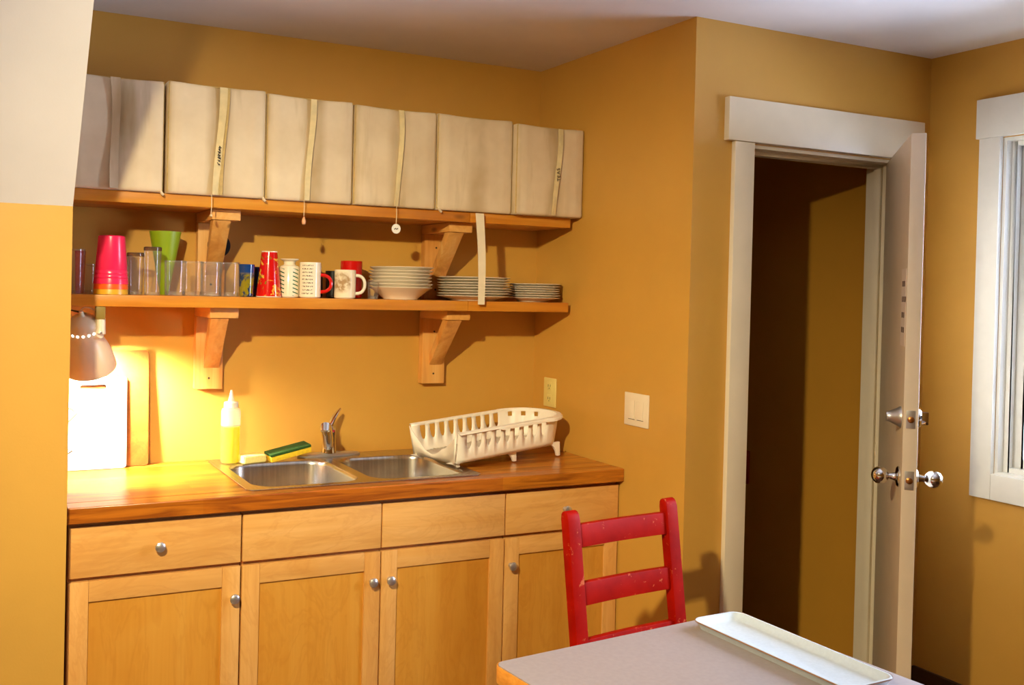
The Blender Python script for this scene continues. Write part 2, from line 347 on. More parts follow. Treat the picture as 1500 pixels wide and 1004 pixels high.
# ------------------------------------------------------------------ mesh helpers
class MB:
    def __init__(s): s.bm = bmesh.new()
    def face(s, vs):
        try: return s.bm.faces.new(vs)
        except ValueError: return None
    def box(s, x0, x1, y0, y1, z0, z1, m=None):
        v = [s.bm.verts.new(Vector(p)) for p in ((x0,y0,z0),(x1,y0,z0),(x1,y1,z0),(x0,y1,z0),(x0,y0,z1),(x1,y0,z1),(x1,y1,z1),(x0,y1,z1))]
        if m is not None:
            for q in v: q.co = m @ q.co
        for f in ((3,2,1,0),(4,5,6,7),(0,1,5,4),(1,2,6,5),(2,3,7,6),(3,0,4,7)): s.face([v[i] for i in f])
        return s
    def hull8(s, pts):
        v = [s.bm.verts.new(Vector(p)) for p in pts]
        for f in ((3,2,1,0),(4,5,6,7),(0,1,5,4),(1,2,6,5),(2,3,7,6),(3,0,4,7)): s.face([v[i] for i in f])
        return s
    def lathe(s, prof, seg=32, m=None, closed=False):
        rings = []
        for r, z in prof:
            if r < 1e-6: rings.append([s.bm.verts.new((0, 0, z))])
            else: rings.append([s.bm.verts.new((r*math.cos(2*PI*i/seg), r*math.sin(2*PI*i/seg), z)) for i in range(seg)])
        if m is not None:
            for rg in rings:
                for q in rg: q.co = m @ q.co
        pairs = list(zip(rings, rings[1:])) + ([(rings[-1], rings[0])] if closed else [])
        for a, b in pairs:
            for i in range(seg):
                j = (i+1) % seg
                if len(a) == 1 and len(b) == 1: continue
                if len(a) == 1: s.face([a[0], b[j], b[i]])
                elif len(b) == 1: s.face([a[i], a[j], b[0]])
                else: s.face([a[i], a[j], b[j], b[i]])
        return s
    def tube(s, pts, rad, seg=10, flat=1.0):
        pts = [Vector(p) for p in pts]; n = len(pts)
        rad = rad if isinstance(rad, (list, tuple)) else [rad]*n
        prev = None; rings = []
        for i, p in enumerate(pts):
            d = (pts[min(i+1, n-1)] - pts[max(i-1, 0)]).normalized()
            if prev is None:
                a = Vector((0, 0, 1)) if abs(d.z) < .9 else Vector((1, 0, 0))
                a = (a - d*a.dot(d)).normalized()
            else: a = (prev - d*prev.dot(d)).normalized()
            prev = a; b = d.cross(a)
            rings.append([s.bm.verts.new(p + (a*math.cos(2*PI*k/seg)*flat + b*math.sin(2*PI*k/seg))*rad[i]) for k in range(seg)])
        for a, b in zip(rings, rings[1:]):
            for k in range(seg): s.face([a[k], a[(k+1) % seg], b[(k+1) % seg], b[k]])
        s.face(rings[0][::-1]); s.face(rings[-1]); return s
    def prism(s, poly, axis, a, b):
        def mk(p, t): return {'x': (t, p[0], p[1]), 'y': (p[0], t, p[1]), 'z': (p[0], p[1], t)}[axis]
        A = [s.bm.verts.new(mk(p, a)) for p in poly]; B = [s.bm.verts.new(mk(p, b)) for p in poly]
        n = len(poly)
        s.face(A[::-1]); s.face(B)
        for i in range(n): s.face([A[i], A[(i+1) % n], B[(i+1) % n], B[i]])
        return s
    def loft(s, loops, cap0=False, cap1=False, ring=True):
        R = [[s.bm.verts.new(Vector(p)) for p in lp] for lp in loops]; n = len(R[0])
        for a, b in zip(R, R[1:]):
            for i in range(n if ring else n-1): s.face([a[i], a[(i+1) % n], b[(i+1) % n], b[i]])
        if cap0: s.face(R[0][::-1])
        if cap1: s.face(R[-1])
        return s
    def holed(s, outer, holes, z0, z1):
        """flat plate in xy with holes, from z0 to z1"""
        t = bmesh.new(); ed = []
        for lp in [outer]+holes:
            vs = [t.verts.new((p[0], p[1], z0)) for p in lp]
            ed += [t.edges.new((vs[i], vs[(i+1) % len(vs)])) for i in range(len(vs))]
        bmesh.ops.triangle_fill(t, use_beauty=True, use_dissolve=False, edges=ed, normal=(0, 0, 1))
        r = bmesh.ops.extrude_face_region(t, geom=t.faces[:])
        for e in r['geom']:
            if isinstance(e, bmesh.types.BMVert): e.co.z = z1
        me = bpy.data.meshes.new('tmp'); t.to_mesh(me); t.free(); s.bm.from_mesh(me); bpy.data.meshes.remove(me)
        return s
    def build(s, name, mat, parent=None, bevel=0, seg=2, angle=35, matrix=None):
        bm = s.bm
        bmesh.ops.remove_doubles(bm, verts=bm.verts[:], dist=1e-6) if bevel else None
        bmesh.ops.recalc_face_normals(bm, faces=bm.faces[:])
        if bevel:
            es = [e for e in bm.edges if len(e.link_faces) == 2 and e.calc_face_angle(0) > .5]
            bmesh.ops.bevel(bm, geom=es, offset=bevel, segments=seg, affect='EDGES', profile=.6, clamp_overlap=True)
        if matrix is not None: bmesh.ops.transform(bm, matrix=matrix, verts=bm.verts[:])
        me = bpy.data.meshes.new(name); bm.to_mesh(me); bm.free()
        me.polygons.foreach_set('use_smooth', [True]*len(me.polygons))
        me.set_sharp_from_angle(angle=math.radians(angle))
        me.materials.append(mat)
        o = bpy.data.objects.new(name, me); COL.objects.link(o)
        if parent is not None: o.parent = parent
        return o
def tag(o, label, cat, group=None):
    o['label'] = label; o['category'] = cat
    if group: o['group'] = group
    return o
def thing(name, label, cat, loc=(0, 0, 0), rot=(0, 0, 0), group=None):
    o = bpy.data.objects.new(name, None); COL.objects.link(o); o.empty_display_size = .05
    o.location = loc; o.rotation_euler = rot
    return tag(o, label, cat, group)
def struct(o, label=None, cat=None):
    o['kind'] = 'structure'
    if label: o['label'] = label; o['category'] = cat
    return o
def dup(root, loc, label, rot=None, name=None):
    c = root.copy(); COL.objects.link(c); c.location = loc; c['label'] = label
    if rot: c.rotation_euler = rot
    for ch in root.children:
        k = ch.copy(); COL.objects.link(k); k.parent = c
        for g in ch.children:
            h = g.copy(); COL.objects.link(h); h.parent = k
    return c
def rrect(x0, x1, y0, y1, r, n=6):
    out = []
    for cx, cy, a0 in ((x1-r, y0+r, -PI/2), (x1-r, y1-r, 0), (x0+r, y1-r, PI/2), (x0+r, y0+r, PI)):
        out += [(cx+r*math.cos(a0+PI/2*i/n), cy+r*math.sin(a0+PI/2*i/n)) for i in range(n+1)]
    return out
def ordinal(k): return ['first', 'second', 'third', 'fourth', 'fifth', 'sixth', 'seventh', 'eighth', 'ninth'][k]

# ------------------------------------------------------------------ room shell
XR, YD, H = 1.17, -.959, 2.5
XL, YB = -4.4, -5.2
PX, PY, KZ = -1.952, -.67, 1.768        # end of the left partition, its face, the knee height
struct(MB().box(XL-.1, XR+.1, YB-.1, 1.6, -.1, 0).build('floor', MT['floor']), 'brown floor of the kitchen, almost out of view', 'floor')
struct(MB().box(XL-.1, XR+.1, YB-.1, 1.6, H, H+.1).build('ceiling', MT['ceiling']), 'flat white painted ceiling', 'ceiling')
struct(MB().box(PX, .1, 0, .1, 0, H).build('wall_back', MT['wall']), 'mustard wall behind the shelves and the sink', 'wall')
struct(MB().box(0, .1, -.84, 0, 0, H).box(0, .1, YD, -.84, 0, H).build('wall_side', MT['wall']), 'mustard wall at the right end of the counter, with the light switch', 'wall')
struct(MB().box(.1, .25, YD, -.84, 0, H).box(.985, XR+.1, YD, -.84, 0, H).box(.25, .985, YD, -.84, 2.09, H).build('wall_doorway', MT['wall']), 'mustard wall with the open doorway in it', 'wall')
wy0, wy1, wz0, wz1 = -2.6, -1.255, .935, 2.155
struct(MB().box(XR, XR+.16, wy1, YD, 0, H).box(XR, XR+.16, YB, wy0, 0, H).box(XR, XR+.16, wy0, wy1, 0, wz0).box(XR, XR+.16, wy0, wy1, wz1, H).build('wall_right', MT['wall']), 'mustard wall with the window at the right edge', 'wall')
struct(MB().prism([(PY, 0), (PY, KZ), (0, KZ), (0, 0)], 'x', XL, PX).build('wall_left', MT['wall']), 'mustard knee wall at the left edge of the picture', 'wall')
ys_top = PY - (H-KZ)/1.2
struct(MB().prism([(PY, KZ), (ys_top, H), (0, H), (0, KZ)], 'x', XL, PX).build('ceiling_slope', MT['slope']), 'sloping white ceiling above the knee wall at the left', 'ceiling')
struct(MB().box(XL-.1, XL, YB, 0, 0, H).build('wall_far_left', MT['wall']), 'mustard wall on the far left, out of view', 'wall')
struct(MB().box(XL, XR+.1, YB-.1, YB, 0, H).build('wall_rear', MT['wall']), 'mustard wall behind the viewpoint', 'wall')
struct(MB().box(1.1, 1.2, -.84, 1.5, 0, H).build('wall_hall_right', MT['hall']), 'brown hall wall seen through the doorway', 'wall')
struct(MB().box(.1, .2, 0, 1.5, 0, H).build('wall_hall_left', MT['hall']), 'brown left wall of the dark hall', 'wall')
struct(MB().box(.1, 1.2, 1.5, 1.6, 0, H).build('wall_hall_back', MT['hall']), 'brown end wall of the dark hall', 'wall')
struct(MB().box(XR-.016, XR, YB, YD, 0, .135).build('baseboard_right', MT['basebrown'], bevel=.003), 'dark brown baseboard under the window', 'baseboard')

# door casing
fr = struct(thing('trim_1', 'cream painted casing around the open doorway', 'door frame', (.25, YD, 0)))
MB().box(-.118, .862, -.024, 0, 2.095, 2.243).build('header_board', MT['trim'], fr, .002)
MB().box(-.082, .006, -.019, 0, 0, 2.094).build('casing', MT['trim'], fr, .002)
MB().box(.729, .817, -.019, 0, 0, 2.094).build('casing', MT['trim'], fr, .002)
MB().box(0, .012, .0, .119, 0, 2.078).build('jamb', MT['trim'], fr, .001)
MB().box(.723, .735, .0, .119, 0, 2.078).build('jamb', MT['trim'], fr, .001)
MB().box(0, .735, .0, .119, 2.078, 2.09).build('head_jamb', MT['trim'], fr, .001)
MB().box(.012, .026, .045, .075, 0, 2.064).box(.709, .723, .045, .075, 0, 2.064).box(.012, .723, .045, .075, 2.064, 2.078).build('door_stop', MT['trim'], fr, .001)

# door leaf, hinged at the right jamb and swung into the room
dr = struct(thing('door_1', 'cream door standing open, seen almost edge on, with two round knobs', 'door', (.988, -.970, 0), (0, 0, math.radians(180+44.0))))
DW, DT = .735, .042
# local: +x from the hinge to the latch edge, room face at y=0 -> hall face at y=-DT
MB().box(0, DW, -DT, 0, .012, 2.078).build('door_leaf', MT['door'], dr, .002)
def knobset(z, side):
    y0 = 0 if side > 0 else -DT
    q = Matrix.Translation((DW-.062, y0, z)) @ Matrix.Rotation(-PI/2*side, 4, 'X')
    k = MB().lathe([(0, .0), (.033, 0), (.033, .004), (.028, .009), (.014, .012), (.011, .022), (.011, .03), (.017, .034), (.0235, .041), (.027, .050), (.0275, .057), (.0255, .066), (.020, .074), (.011, .079), (0, .081)], 28, q).build('knob', MT['chrome'], dr)
    return k
knobset(1.0, 1); knobset(1.0, -1)
q = Matrix.Translation((DW-.062, -DT, 1.19)) @ Matrix.Rotation(PI/2, 4, 'X')
MB().lathe([(0, 0), (.034, 0), (.034, .003), (.028, .012), (.02, .028), (.017, .034), (.017, .042), (0, .042)], 28, q).build('deadbolt_cylinder', MT['knob'], dr)
q = Matrix.Translation((DW-.062, 0, 1.19)) @ Matrix.Rotation(-PI/2, 4, 'X')
MB().lathe([(0, 0), (.031, 0), (.031, .008), (.026, .014), (0, .014)], 28, q).build('deadbolt_rose', MT['chrome'], dr)
MB().box(DW-.071, DW-.053, .012, .036, 1.169, 1.211).build('thumb_turn', MT['chrome'], dr, .004)
for z, h in ((1.19, .028), (1.0, .029)):
    pl = MB().box(DW, DW+.0015, -.034, -.008, z-h, z+h).build('latch_plate', MT['knob'], dr, .0005)
    qq = Matrix.Translation((DW+.0015, -.021, z)) @ Matrix.Rotation(PI/2, 4, 'Y')
    MB().lathe([(0, 0), (.010, 0), (.010, .004), (.007, .006), (0, .006)], 20, qq).build('bolt', plain('brass_bolt', (190, 130, 70), .3, 1.0), pl)
sg = MB().box(DW-.13, DW-.018, -DT-.0012, -DT, 1.415, 1.66).build('paper_sign', plain('sign_paper', (238, 222, 204), .6, var=.02), dr)
def strokes(name, parent, rows, mat, fn):
    mb = MB()
    for r in rows: mb.box(*fn(r))
    return mb.build(name, mat, parent)
rows = []
for zc, n in ((1.612, 3), (1.563, 4), (1.513, 3), (1.466, 3)):
    for i in range(n):
        x = DW-.105+i*.026
        rows += [(x, x+.014, zc+.007, zc+.009), (x, x+.003, zc-.009, zc+.007), (x+.010, x+.013, zc-.008, zc+.009)]
strokes('printed_lettering', sg, rows, plain('sign_ink', (96, 70, 54), .7), lambda r: (r[0], r[1], -DT-.0020, -DT-.0012, r[2], r[3]))
for z in (.25, 1.05, 1.85):
    MB().tube([(-.004, .004, z-.045), (-.004, .004, z+.045)], .006, 10).build('hinge', MT['knob'], dr)

# window in the right wall
wn = struct(thing('window_1', 'white framed window at the right edge with pale daylight behind', 'window', (XR, -1.17, 0)))
yl, yr = -.085, -1.43                     # opening edges, local y
wt = MT['windowtrim']
MB().box(-.026, 0, yr-.1, .004, 2.158, 2.302).build('header_board', wt, wn, .002)
MB().box(-.021, 0, yl, -.006, .846, 2.158).build('casing', wt, wn, .003)
MB().box(-.021, 0, yr-.085, yr, .846, 2.158).build('casing', wt, wn, .003)
MB().box(-.021, 0, yr, yl, .846, .94).build('bottom_casing', wt, wn, .003)
MB().box(0, .16, yl-.012, yl, .935, 2.155).build('side_jamb', wt, wn, .001)
MB().box(0, .16, yr, yr+.012, .935, 2.155).build('side_jamb', wt, wn, .001)
MB().box(0, .16, yr+.012, yl-.012, .935, .947).build('sill', wt, wn, .001)
MB().box(0, .16, yr+.012, yl-.012, 2.143, 2.155).build('head_jamb', wt, wn, .001)
# stepped stops and the two sashes
MB().box(.03, .055, yl-.032, yl-.012, .947, 2.143).box(.03, .055, yr+.012, yr+.032, .947, 2.143).box(.03, .055, yr+.032, yl-.032, .947, .965).box(.03, .055, yr+.032, yl-.032, 2.125, 2.143).build('stop_bead', wt, wn, .003)
ym = (yl+yr)/2
for a, b, x in ((yl-.012, ym-.02, .06), (ym+.02, yr+.012, .095)):
    hi, lo = max(a, b), min(a, b)
    fw = .05
    sash = MB().box(x, x+.035, hi-fw, hi, .947, 2.143).box(x, x+.035, lo, lo+fw, .947, 2.143).box(x, x+.035, lo+fw, hi-fw, .947, .947+fw).box(x, x+.035, lo+fw, hi-fw, 2.143-fw, 2.143).build('sash', wt, wn, .004)
    MB().box(x+.014, x+.018, lo+fw-.005, hi-fw+.005, .947+fw-.005, 2.143-fw+.005).build('pane', MT['pane'], sash)

# ceiling lamp that lights the room (just outside the frame)
cl = thing('ceiling_lamp', 'white ceiling spotlight aimed at the counter, out of view', 'lamp', (BULB_POS.x, BULB_POS.y, 0))
q = Matrix.Translation((0, 0, BULB_POS.z)) @ Vector((0, 0, -1)).rotation_difference(SPOT_AIM).to_matrix().to_4x4()
MB().lathe([(0, .085), (.03, .08), (.046, .06), (.048, 0), (.045, 0), (.043, .055), (0, .06)], 28, q).build('spot_can', MT['lampwhite'], cl)
MB().lathe([(0, .045), (.042, .045), (.042, .05), (0, .05)], 28, q).build('glowing_lens', MT['ceilingbulb'], cl)
MB().lathe([(0, 2.5), (.045, 2.5), (.045, 2.488), (.01, 2.486), (.01, 2.455), (0, 2.455)], 24).build('ceiling_base', MT['lampwhite'], cl)

# ------------------------------------------------------------------ base cabinets and worktop
CF = -.610                                 # front plane of the doors
def shaker(root, x0, x1, knob_x):
    d = MB().box(x0+.05, x1-.05, -.012, -.004, .13, .64).build('door', MT['panel_z'], root)
    for a, b in ((x0, x0+.056), (x1-.056, x1)):
        MB().box(a, b, -.02, -.001, .105, .692).build('stile', MT['maple_z'], d, .0012)
    MB().box(x0+.0565, x1-.0565, -.0195, -.001, .632, .692).build('rail', MT['maple_x'], d, .0012)
    MB().box(x0+.0565, x1-.0565, -.0195, -.001, .105, .165).build('rail', MT['maple_x'], d, .0012)
    add_knob(d, knob_x, .597)
def add_knob(par, x, z):
    q = Matrix.Translation((x, -.02, z)) @ Matrix.Rotation(PI/2, 4, 'X')
    MB().lathe([(0, 0), (.0085, 0), (.007, .004), (.006, .011), (.013, .015), (.0155, .019), (.0145, .024), (.009, .0275), (0, .0285)], 24, q).build('knob', MT['knob'], par)
def cabinet(x0, x1, label, doors, fronts):
    w = x1-x0
    c = thing('base_cabinet', label, 'cabinet', (x0, CF+.02, 0))
    top = .70 if w > .8 else .862
    cb = MB().box(.001, w-.001, .0, .585, .1, top)
    if w > .8: cb.box(.001, w-.001, 0, .018, .7, .862)
    cb.box(.001, w-.001, .06, .08, 0, .1)
    cb.build('carcass', MT['carcass'], c)
    for a, b, kx in fronts:
        f = MB().box(a, b, -.02, -.001, .704, .851).build('drawer_front', MT['maple_x'], c, .0015)
        if kx is not None: add_knob(f, kx, .778)
    for a, b, kx in doors: shaker(c, a, b, kx)
    return c
g = .0025
cabinet(-1.941, -1.433, 'maple base cabinet at the left end of the counter, one drawer over one door', [(g, .508-g, .485)], [(g, .508-g, .257)])
cabinet(-1.432, -.491, 'wide maple cabinet under the sink, two blank fronts over two doors meeting at paired knobs', [(g, .470-g, .437), (.470+g, .941-g, .50)], [(g, .470-g, None), (.470+g, .941-g, None)])
cabinet(-.490, -.002, 'maple base cabinet at the right end of the counter, behind the red chair', [(g, .486-g, .024)], [(g, .486-g, .247)])

SX0, SX1, SY0, SY1 = -1.41, -.57, -.585, -.035
wtop = MB()
wtop.box(PX+.004, -.001, -.635, SY0+.02, .866, .914)
wtop.box(PX+.004, -.001, SY1-.02, -.001, .866, .914)
wtop.box(PX+.004, SX0+.02, SY0+.02, SY1-.02, .866, .914)
wtop.box(SX1-.02, -.001, SY0+.02, SY1-.02, .866, .914)
wt_o = wtop.build('worktop', MT['butcher'])
bv = wt_o.modifiers.new('round_edges', 'BEVEL'); bv.width = .003; bv.segments = 2; bv.limit_method = 'ANGLE'
tag(wt_o, 'butcher block worktop of orange wooden staves along the back wall', 'worktop')

# sink
sk = thing('sink', 'double bowl stainless steel sink set into the wooden worktop', 'sink', (0, 0, .914))
bl = [(-1.375, -1.005, -.555, -.150), (-.965, -.605, -.555, -.150)]
MB().holed(rrect(SX0, SX1, SY0, SY1, .025), [rrect(*b, .075) for b in bl], .0005, .005).build('rim', MT['steel'], sk, .0015, 1)
for b in bl:
    def ring(o, r, z): return [(p[0], p[1], z) for p in rrect(b[0]+o, b[1]-o, b[2]+o, b[3]-o, r, 6)]
    loops = [ring(0, .075, .005), ring(.003, .073, .002), ring(.006, .07, -.01), ring(.012, .068, -.12), ring(.02, .06, -.155), ring(.045, .04, -.172), ring(.12, .03, -.176)]
    bo = MB().loft(loops, cap1=True).build('bowl', MT['steel'], sk, angle=60)
    cx, cy = (b[0]+b[1])/2, (b[2]+b[3])/2
    MB().lathe([(0, -.1725), (.03, -.1725), (.042, -.171), (.045, -.174), (.045, -.177)], 24, Matrix.Translation((cx, cy, 0))).build('drain', MT['chrome'], bo)

# faucet
fc = thing('faucet', 'chrome single lever faucet behind the divider of the sink', 'faucet', (-.955, -.075, .9195))
def ell(rx, ry, z, n=36): return [(rx*math.cos(2*PI*i/n), ry*math.sin(2*PI*i/n), z) for i in range(n)]
MB().loft([ell(.128, .032, 0), ell(.128, .032, .004), ell(.118, .027, .010), ell(.05, .02, .013)], True, True).build('deck_plate', MT['knob'], fc)
MB().lathe([(0, .011), (.030, .011), (.027, .03), (.025, .075), (.027, .085), (.027, .105), (.022, .116), (0, .119)], 28).build('body', MT['chrome'], fc)
MB().tube([(-.004, -.008, .035), (-.028, -.06, .075), (-.05, -.11, .108), (-.068, -.15, .130), (-.076, -.168, .134), (-.078, -.173, .120)], [.019, .021, .021, .021, .0205, .018], 16).build('spout', MT['chrome'], fc)
lv = MB().tube([(.0, -.004, .112), (.010, -.004, .128), (.020, 0, .146), (.033, .003, .163), (.046, .006, .176)], [.019, .0175, .0145, .0115, .007], 14, .6).build('lever', MT['chrome'], fc)
MB().lathe([(0, 0), (.005, 0), (.005, .0015), (0, .002)], 14, Matrix.Translation((.008, -.0258, .096)) @ Matrix.Rotation(PI/2, 4, 'X')).build('temperature_mark', plain('red_mark', (170, 40, 60), .4), fc)

# ------------------------------------------------------------------ wall shelves and their brackets
def shelf(z0, z1, label):
    s = thing('wall_shelf', label, 'shelf', (-1.945, 0, z0))
    MB().box(0, 1.4595, -.29, -.001, 0, z1-z0).build('plank', MT['shelf'], s, .002)
    MB().box(1.4605, 1.915, -.29, -.001, 0, z1-z0).build('plank', MT['shelf'], s, .002)
    return s
LZ, UZ = 1.518, 1.855
shelf(1.480, LZ, 'lower wooden wall shelf holding the glasses, mugs and stacks of plates')
shelf(1.817, UZ, 'upper wooden wall shelf carrying the row of cream fabric boxes')
def bracket(x, ztop, label, zbot):
    b = thing('shelf_bracket', label, 'bracket', (x, 0, ztop), group=None)
    h = ztop-zbot
    MB().box(0, .1, -.038, -.001, -h, -.0365).build('post', MT['pine_z'], b, .003)
    MB().box(0, .1, -.245, -.001, -.036, -.0005).build('arm', MT['pine_y'], b, .003)
    MB().hull8([(.02, -.232, -.037), (.082, -.232, -.037), (.082, -.182, -.037), (.02, -.182, -.037),
                (.030, -.0385, -.225), (.086, -.0385, -.225), (.086, -.0385, -.178), (.030, -.0385, -.178)][4:8] +
               [(.006, -.238, -.037), (.068, -.238, -.037), (.068, -.194, -.037), (.006, -.194, -.037)]).build('brace', MT['pine_z'], b, .002)
    for z in (-.09, -h+.04): MB().lathe([(0, 0), (.004, 0), (.004, .0012), (0, .0015)], 10, Matrix.Translation((.05, -.038, z)) @ Matrix.Rotation(PI/2, 4, 'X')).build('screw_head', MT['darkwire'], b)
    return b
bracket(-1.46, 1.4795, 'pine bracket under the lower shelf, above the soap bottle', 1.178)
bracket(-.55, 1.4795, 'pine bracket under the lower shelf, above the dish rack', 1.180)
bracket(-1.46, 1.8165, 'pine bracket between the shelves, above the row of short glasses', 1.5185)
bracket(-.55, 1.8165, 'pine bracket between the shelves, behind the stacked dinner plates', 1.5185)

# ------------------------------------------------------------------ fabric boxes on the upper shelf
def fabric_box(x0, x1, ztop, label, strap=None, front=-.312, skew=0):
    w = x1-x0; h = ztop-(UZ+.002)
    b = thing('fabric_box', label, 'storage box', (x0, 0, UZ+.001), group='cream fabric boxes on the upper shelf')
    # soft body: the front is a grid with shallow folds and a slight belly
    bm = MB(); n, k = 24, 16
    def fy(u, v):
        d = .006*math.sin(PI*u)*math.sin(PI*v)
        for c0, am in ((.13, .0055), (.87, .0055)): d += am*math.exp(-((u-c0)/.02)**2)
        d -= .010*(max(0, 1-u/.035)**2 + max(0, 1-(1-u)/.035)**2) + .006*(max(0, 1-v/.03)**2 + max(0, 1-(1-v)/.03)**2)
        if strap: d -= .004*math.exp(-((u-(strap-x0)/w)/.045)**2)
        return front-d
    us = [0, .008, .02, .035]+[.035+.93*i/(n) for i in range(1, n)]+[.965, .98, .992, 1]
    vs = [0, .01, .03]+[.03+.94*i/k for i in range(1, k)]+[.97, .99, 1]
    sag = lambda u, v: .004*math.sin(PI*u)*(1 if v > .5 else 0)*v
    G = [[bm.bm.verts.new((u*w+skew*(v-.5), fy(u, v), v*h-sag(u, v))) for u in us] for v in vs]
    for i in range(len(vs)-1):
        for j in range(len(us)-1): bm.face([G[i][j], G[i][j+1], G[i+1][j+1], G[i+1][j]])
    B = {}
    rim = [(0, j) for j in range(len(us))] + [(i, len(us)-1) for i in range(1, len(vs))] + [(len(vs)-1, j) for j in range(len(us)-2, -1, -1)] + [(i, 0) for i in range(len(vs)-2, 0, -1)]
    back = [bm.bm.verts.new((G[i][j].co.x, -.02, G[i][j].co.z)) for i, j in rim]
    fr_ = [G[i][j] for i, j in rim]
    for a in range(len(rim)):
        c = (a+1) % len(rim); bm.face([fr_[c], fr_[a], back[a], back[c]])
    bm.face(back)
    body = bm.build('cloth_body', MT['canvas'], b, angle=50)
    e = front+.008
    MB().tube([(.003, e, .004), (.003+skew*.3, e, h*.5), (.003+skew*.5, e, h-.004), (w*.5, e-.001, h-.006), (w-.003+skew*.5, e, h-.004), (w-.003, e, h*.5), (w-.003, e, .004)], .0032, 6).build('piping', MT['seam'], b)
    return b, w, h
def strap_on(b, xt, xb, h, front, width=.02, bow=.0, twist=.3, mat='strapcloth', thick=.003):
    loops = []
    N = 24
    for i in range(N+1):
        t = i/N; z = h-.006-(h-.008)*t
        x = xt+(xb-xt)*t + .004*math.sin(t*5+1) + bow*math.sin(PI*t)
        a = twist*math.sin(t*PI*1.3); wd = width*(1-.35*math.sin(t*PI)*abs(twist))
        y = front-.004 - .006*math.sin(PI*t)**.6
        c, s_ = math.cos(a)*wd/2, math.sin(a)*wd/2
        loops.append([(x-c, y+s_, z), (x+c, y-s_, z), (x+c, y-s_-thick, z), (x-c, y+s_-thick, z)])
    return MB().loft(loops, True, True).build('strap', MT[mat], b, angle=60)
F = -.312
b1, w, h = fabric_box(-1.935, -1.639, 2.218, 'cream fabric box at the left end, cut off by the sloping ceiling', -1.795, F, 0)
strap_on(b1, .135, .141, h, F, .03, .004, .5, 'canvas', .010)
b2, w, h = fabric_box(-1.626, -1.296, 2.224, 'cream fabric box, second from the left, with long dark writing on its strap', -1.46, F)
st2 = strap_on(b2, .176, .160, h, F, .026, .002, .4)
st2b = strap_on(b2, .192, .178, h, F, .012, .0, .3, 'seam')
b3, w, h = fabric_box(-1.292, -.976, 2.218, 'cream fabric box, third from the left, with a teardrop pull hanging on a cord', -1.14, F)
strap_on(b3, .160, .146, h, F, .022, .0, .35)
b4, w, h = fabric_box(-.969, -.644, 2.213, 'cream fabric box with a round white tag dangling below it', -.80, F)
strap_on(b4, .172, .164, h, F, .02, .006, .5)
b5, w, h = fabric_box(-.638, -.316, 2.214, 'cream fabric box without a front strap, a white band hanging from under it', None, F)
b6, w6, h6 = fabric_box(-.311, -.004, 2.203, 'rightmost cream fabric box, overhanging the shelf end, short writing on its yellowed strap', -.12, F-.024)
st6 = strap_on(b6, .187, .166, h6, F-.024, .021, .003, .3)
# handwriting
def handwriting(par, x, z0, dz, n, tilt, y, sz):
    mb = MB(); rnd = random.Random(n*3+1)
    for i in range(n):
        zc = z0+dz*i; xx = x+tilt*i
        for k in range(3):
            a = rnd.uniform(-1, 1); L = sz*rnd.uniform(.5, 1.0)
            m = Matrix.Translation((xx+rnd.uniform(-.003, .003), y, zc+rnd.uniform(-.3, .3)*dz)) @ Matrix.Rotation(a, 4, 'Y')
            mb.box(-L/2, L/2, -.0004, .0004, -.0012, .0012, m)
    return mb.build('handwriting', MT['ink'], par)
handwriting(st2, .163, .103, .0095, 7, .0006, F-.0215, .010)
tx = bpy.data.curves.new('lettering', 'FONT'); tx.body = 'TEAS'; tx.size = .021; tx.extrude = .0003; tx.space_character = 1.15
to = bpy.data.objects.new('lettering', tx); COL.objects.link(to)
dg = bpy.context.evaluated_depsgraph_get()
me = bpy.data.meshes.new_from_object(to.evaluated_get(dg)); bpy.data.objects.remove(to)
me.materials.clear(); me.materials.append(MT['ink'])
lo = bpy.data.objects.new('lettering', me); COL.objects.link(lo); lo.parent = st6
lo.matrix_local = Matrix.Translation((.185, F-.0440, .135)) @ Matrix.Rotation(-.1, 4, 'Y') @ Matrix.Rotation(PI/2, 4, 'X') @ Matrix.Rotation(PI/2, 4, 'Z')
# hanging cords
def cordpart(b, x, z0, z1, kind):
    y = F-.004
    c = MB().tube([(x, y, z0), (x+.001, y, (z0+z1)/2), (x, y, z1)], .0014, 6).build('pull_cord', MT['cordw'], b)
    if kind == 'drop':
        MB().lathe([(0, .0), (.004, -.006), (.0078, -.018), (.006, -.028), (0, -.033)], 16, Matrix.Translation((x, y, z1))).build('teardrop_pull', plain('wooden_pull', (222, 160, 110), .4), c)
    elif kind == 'round':
        q = Matrix.Translation((x, y+.0015, z1-.016)) @ Matrix.Rotation(PI/2, 4, 'X')
        t = MB().lathe([(0, 0), (.0175, 0), (.0175, .003), (0, .003)], 28, q).build('round_tag', MT['tag'], c)
        return t
    else:
        MB().lathe([(0, .002), (.0045, -.003), (.0045, -.008), (0, -.012)], 12, Matrix.Translation((x, y, z1))).build('bead', MT['cordw'], c)
cordpart(b2, .146, .004, -.062, 'bead')
cordpart(b3, .136, .004, -.052, 'drop')
rt = cordpart(b4, .165, .004, -.064, 'round')
# scribble on the round tag: two tiny strokes
sq = MB()
for i in range(4): sq.box(.157+i*.004, .160+i*.004, F-.0062, F-.0056, -.083+(.002 if i % 2 else 0), -.079+(.002 if i % 2 else 0))
sq.build('scribble', MT['ink'], b4)
# little knotted corner ties below boxes
for bb, x in ((b2, .326), (b1, .292), (b5, .012)):
    MB().tube([(x-.004, F, .004), (x, F-.002, -.004), (x+.006, F-.003, -.009)], [.004, .005, .004], 8).build('corner_tie', MT['canvas'], bb)
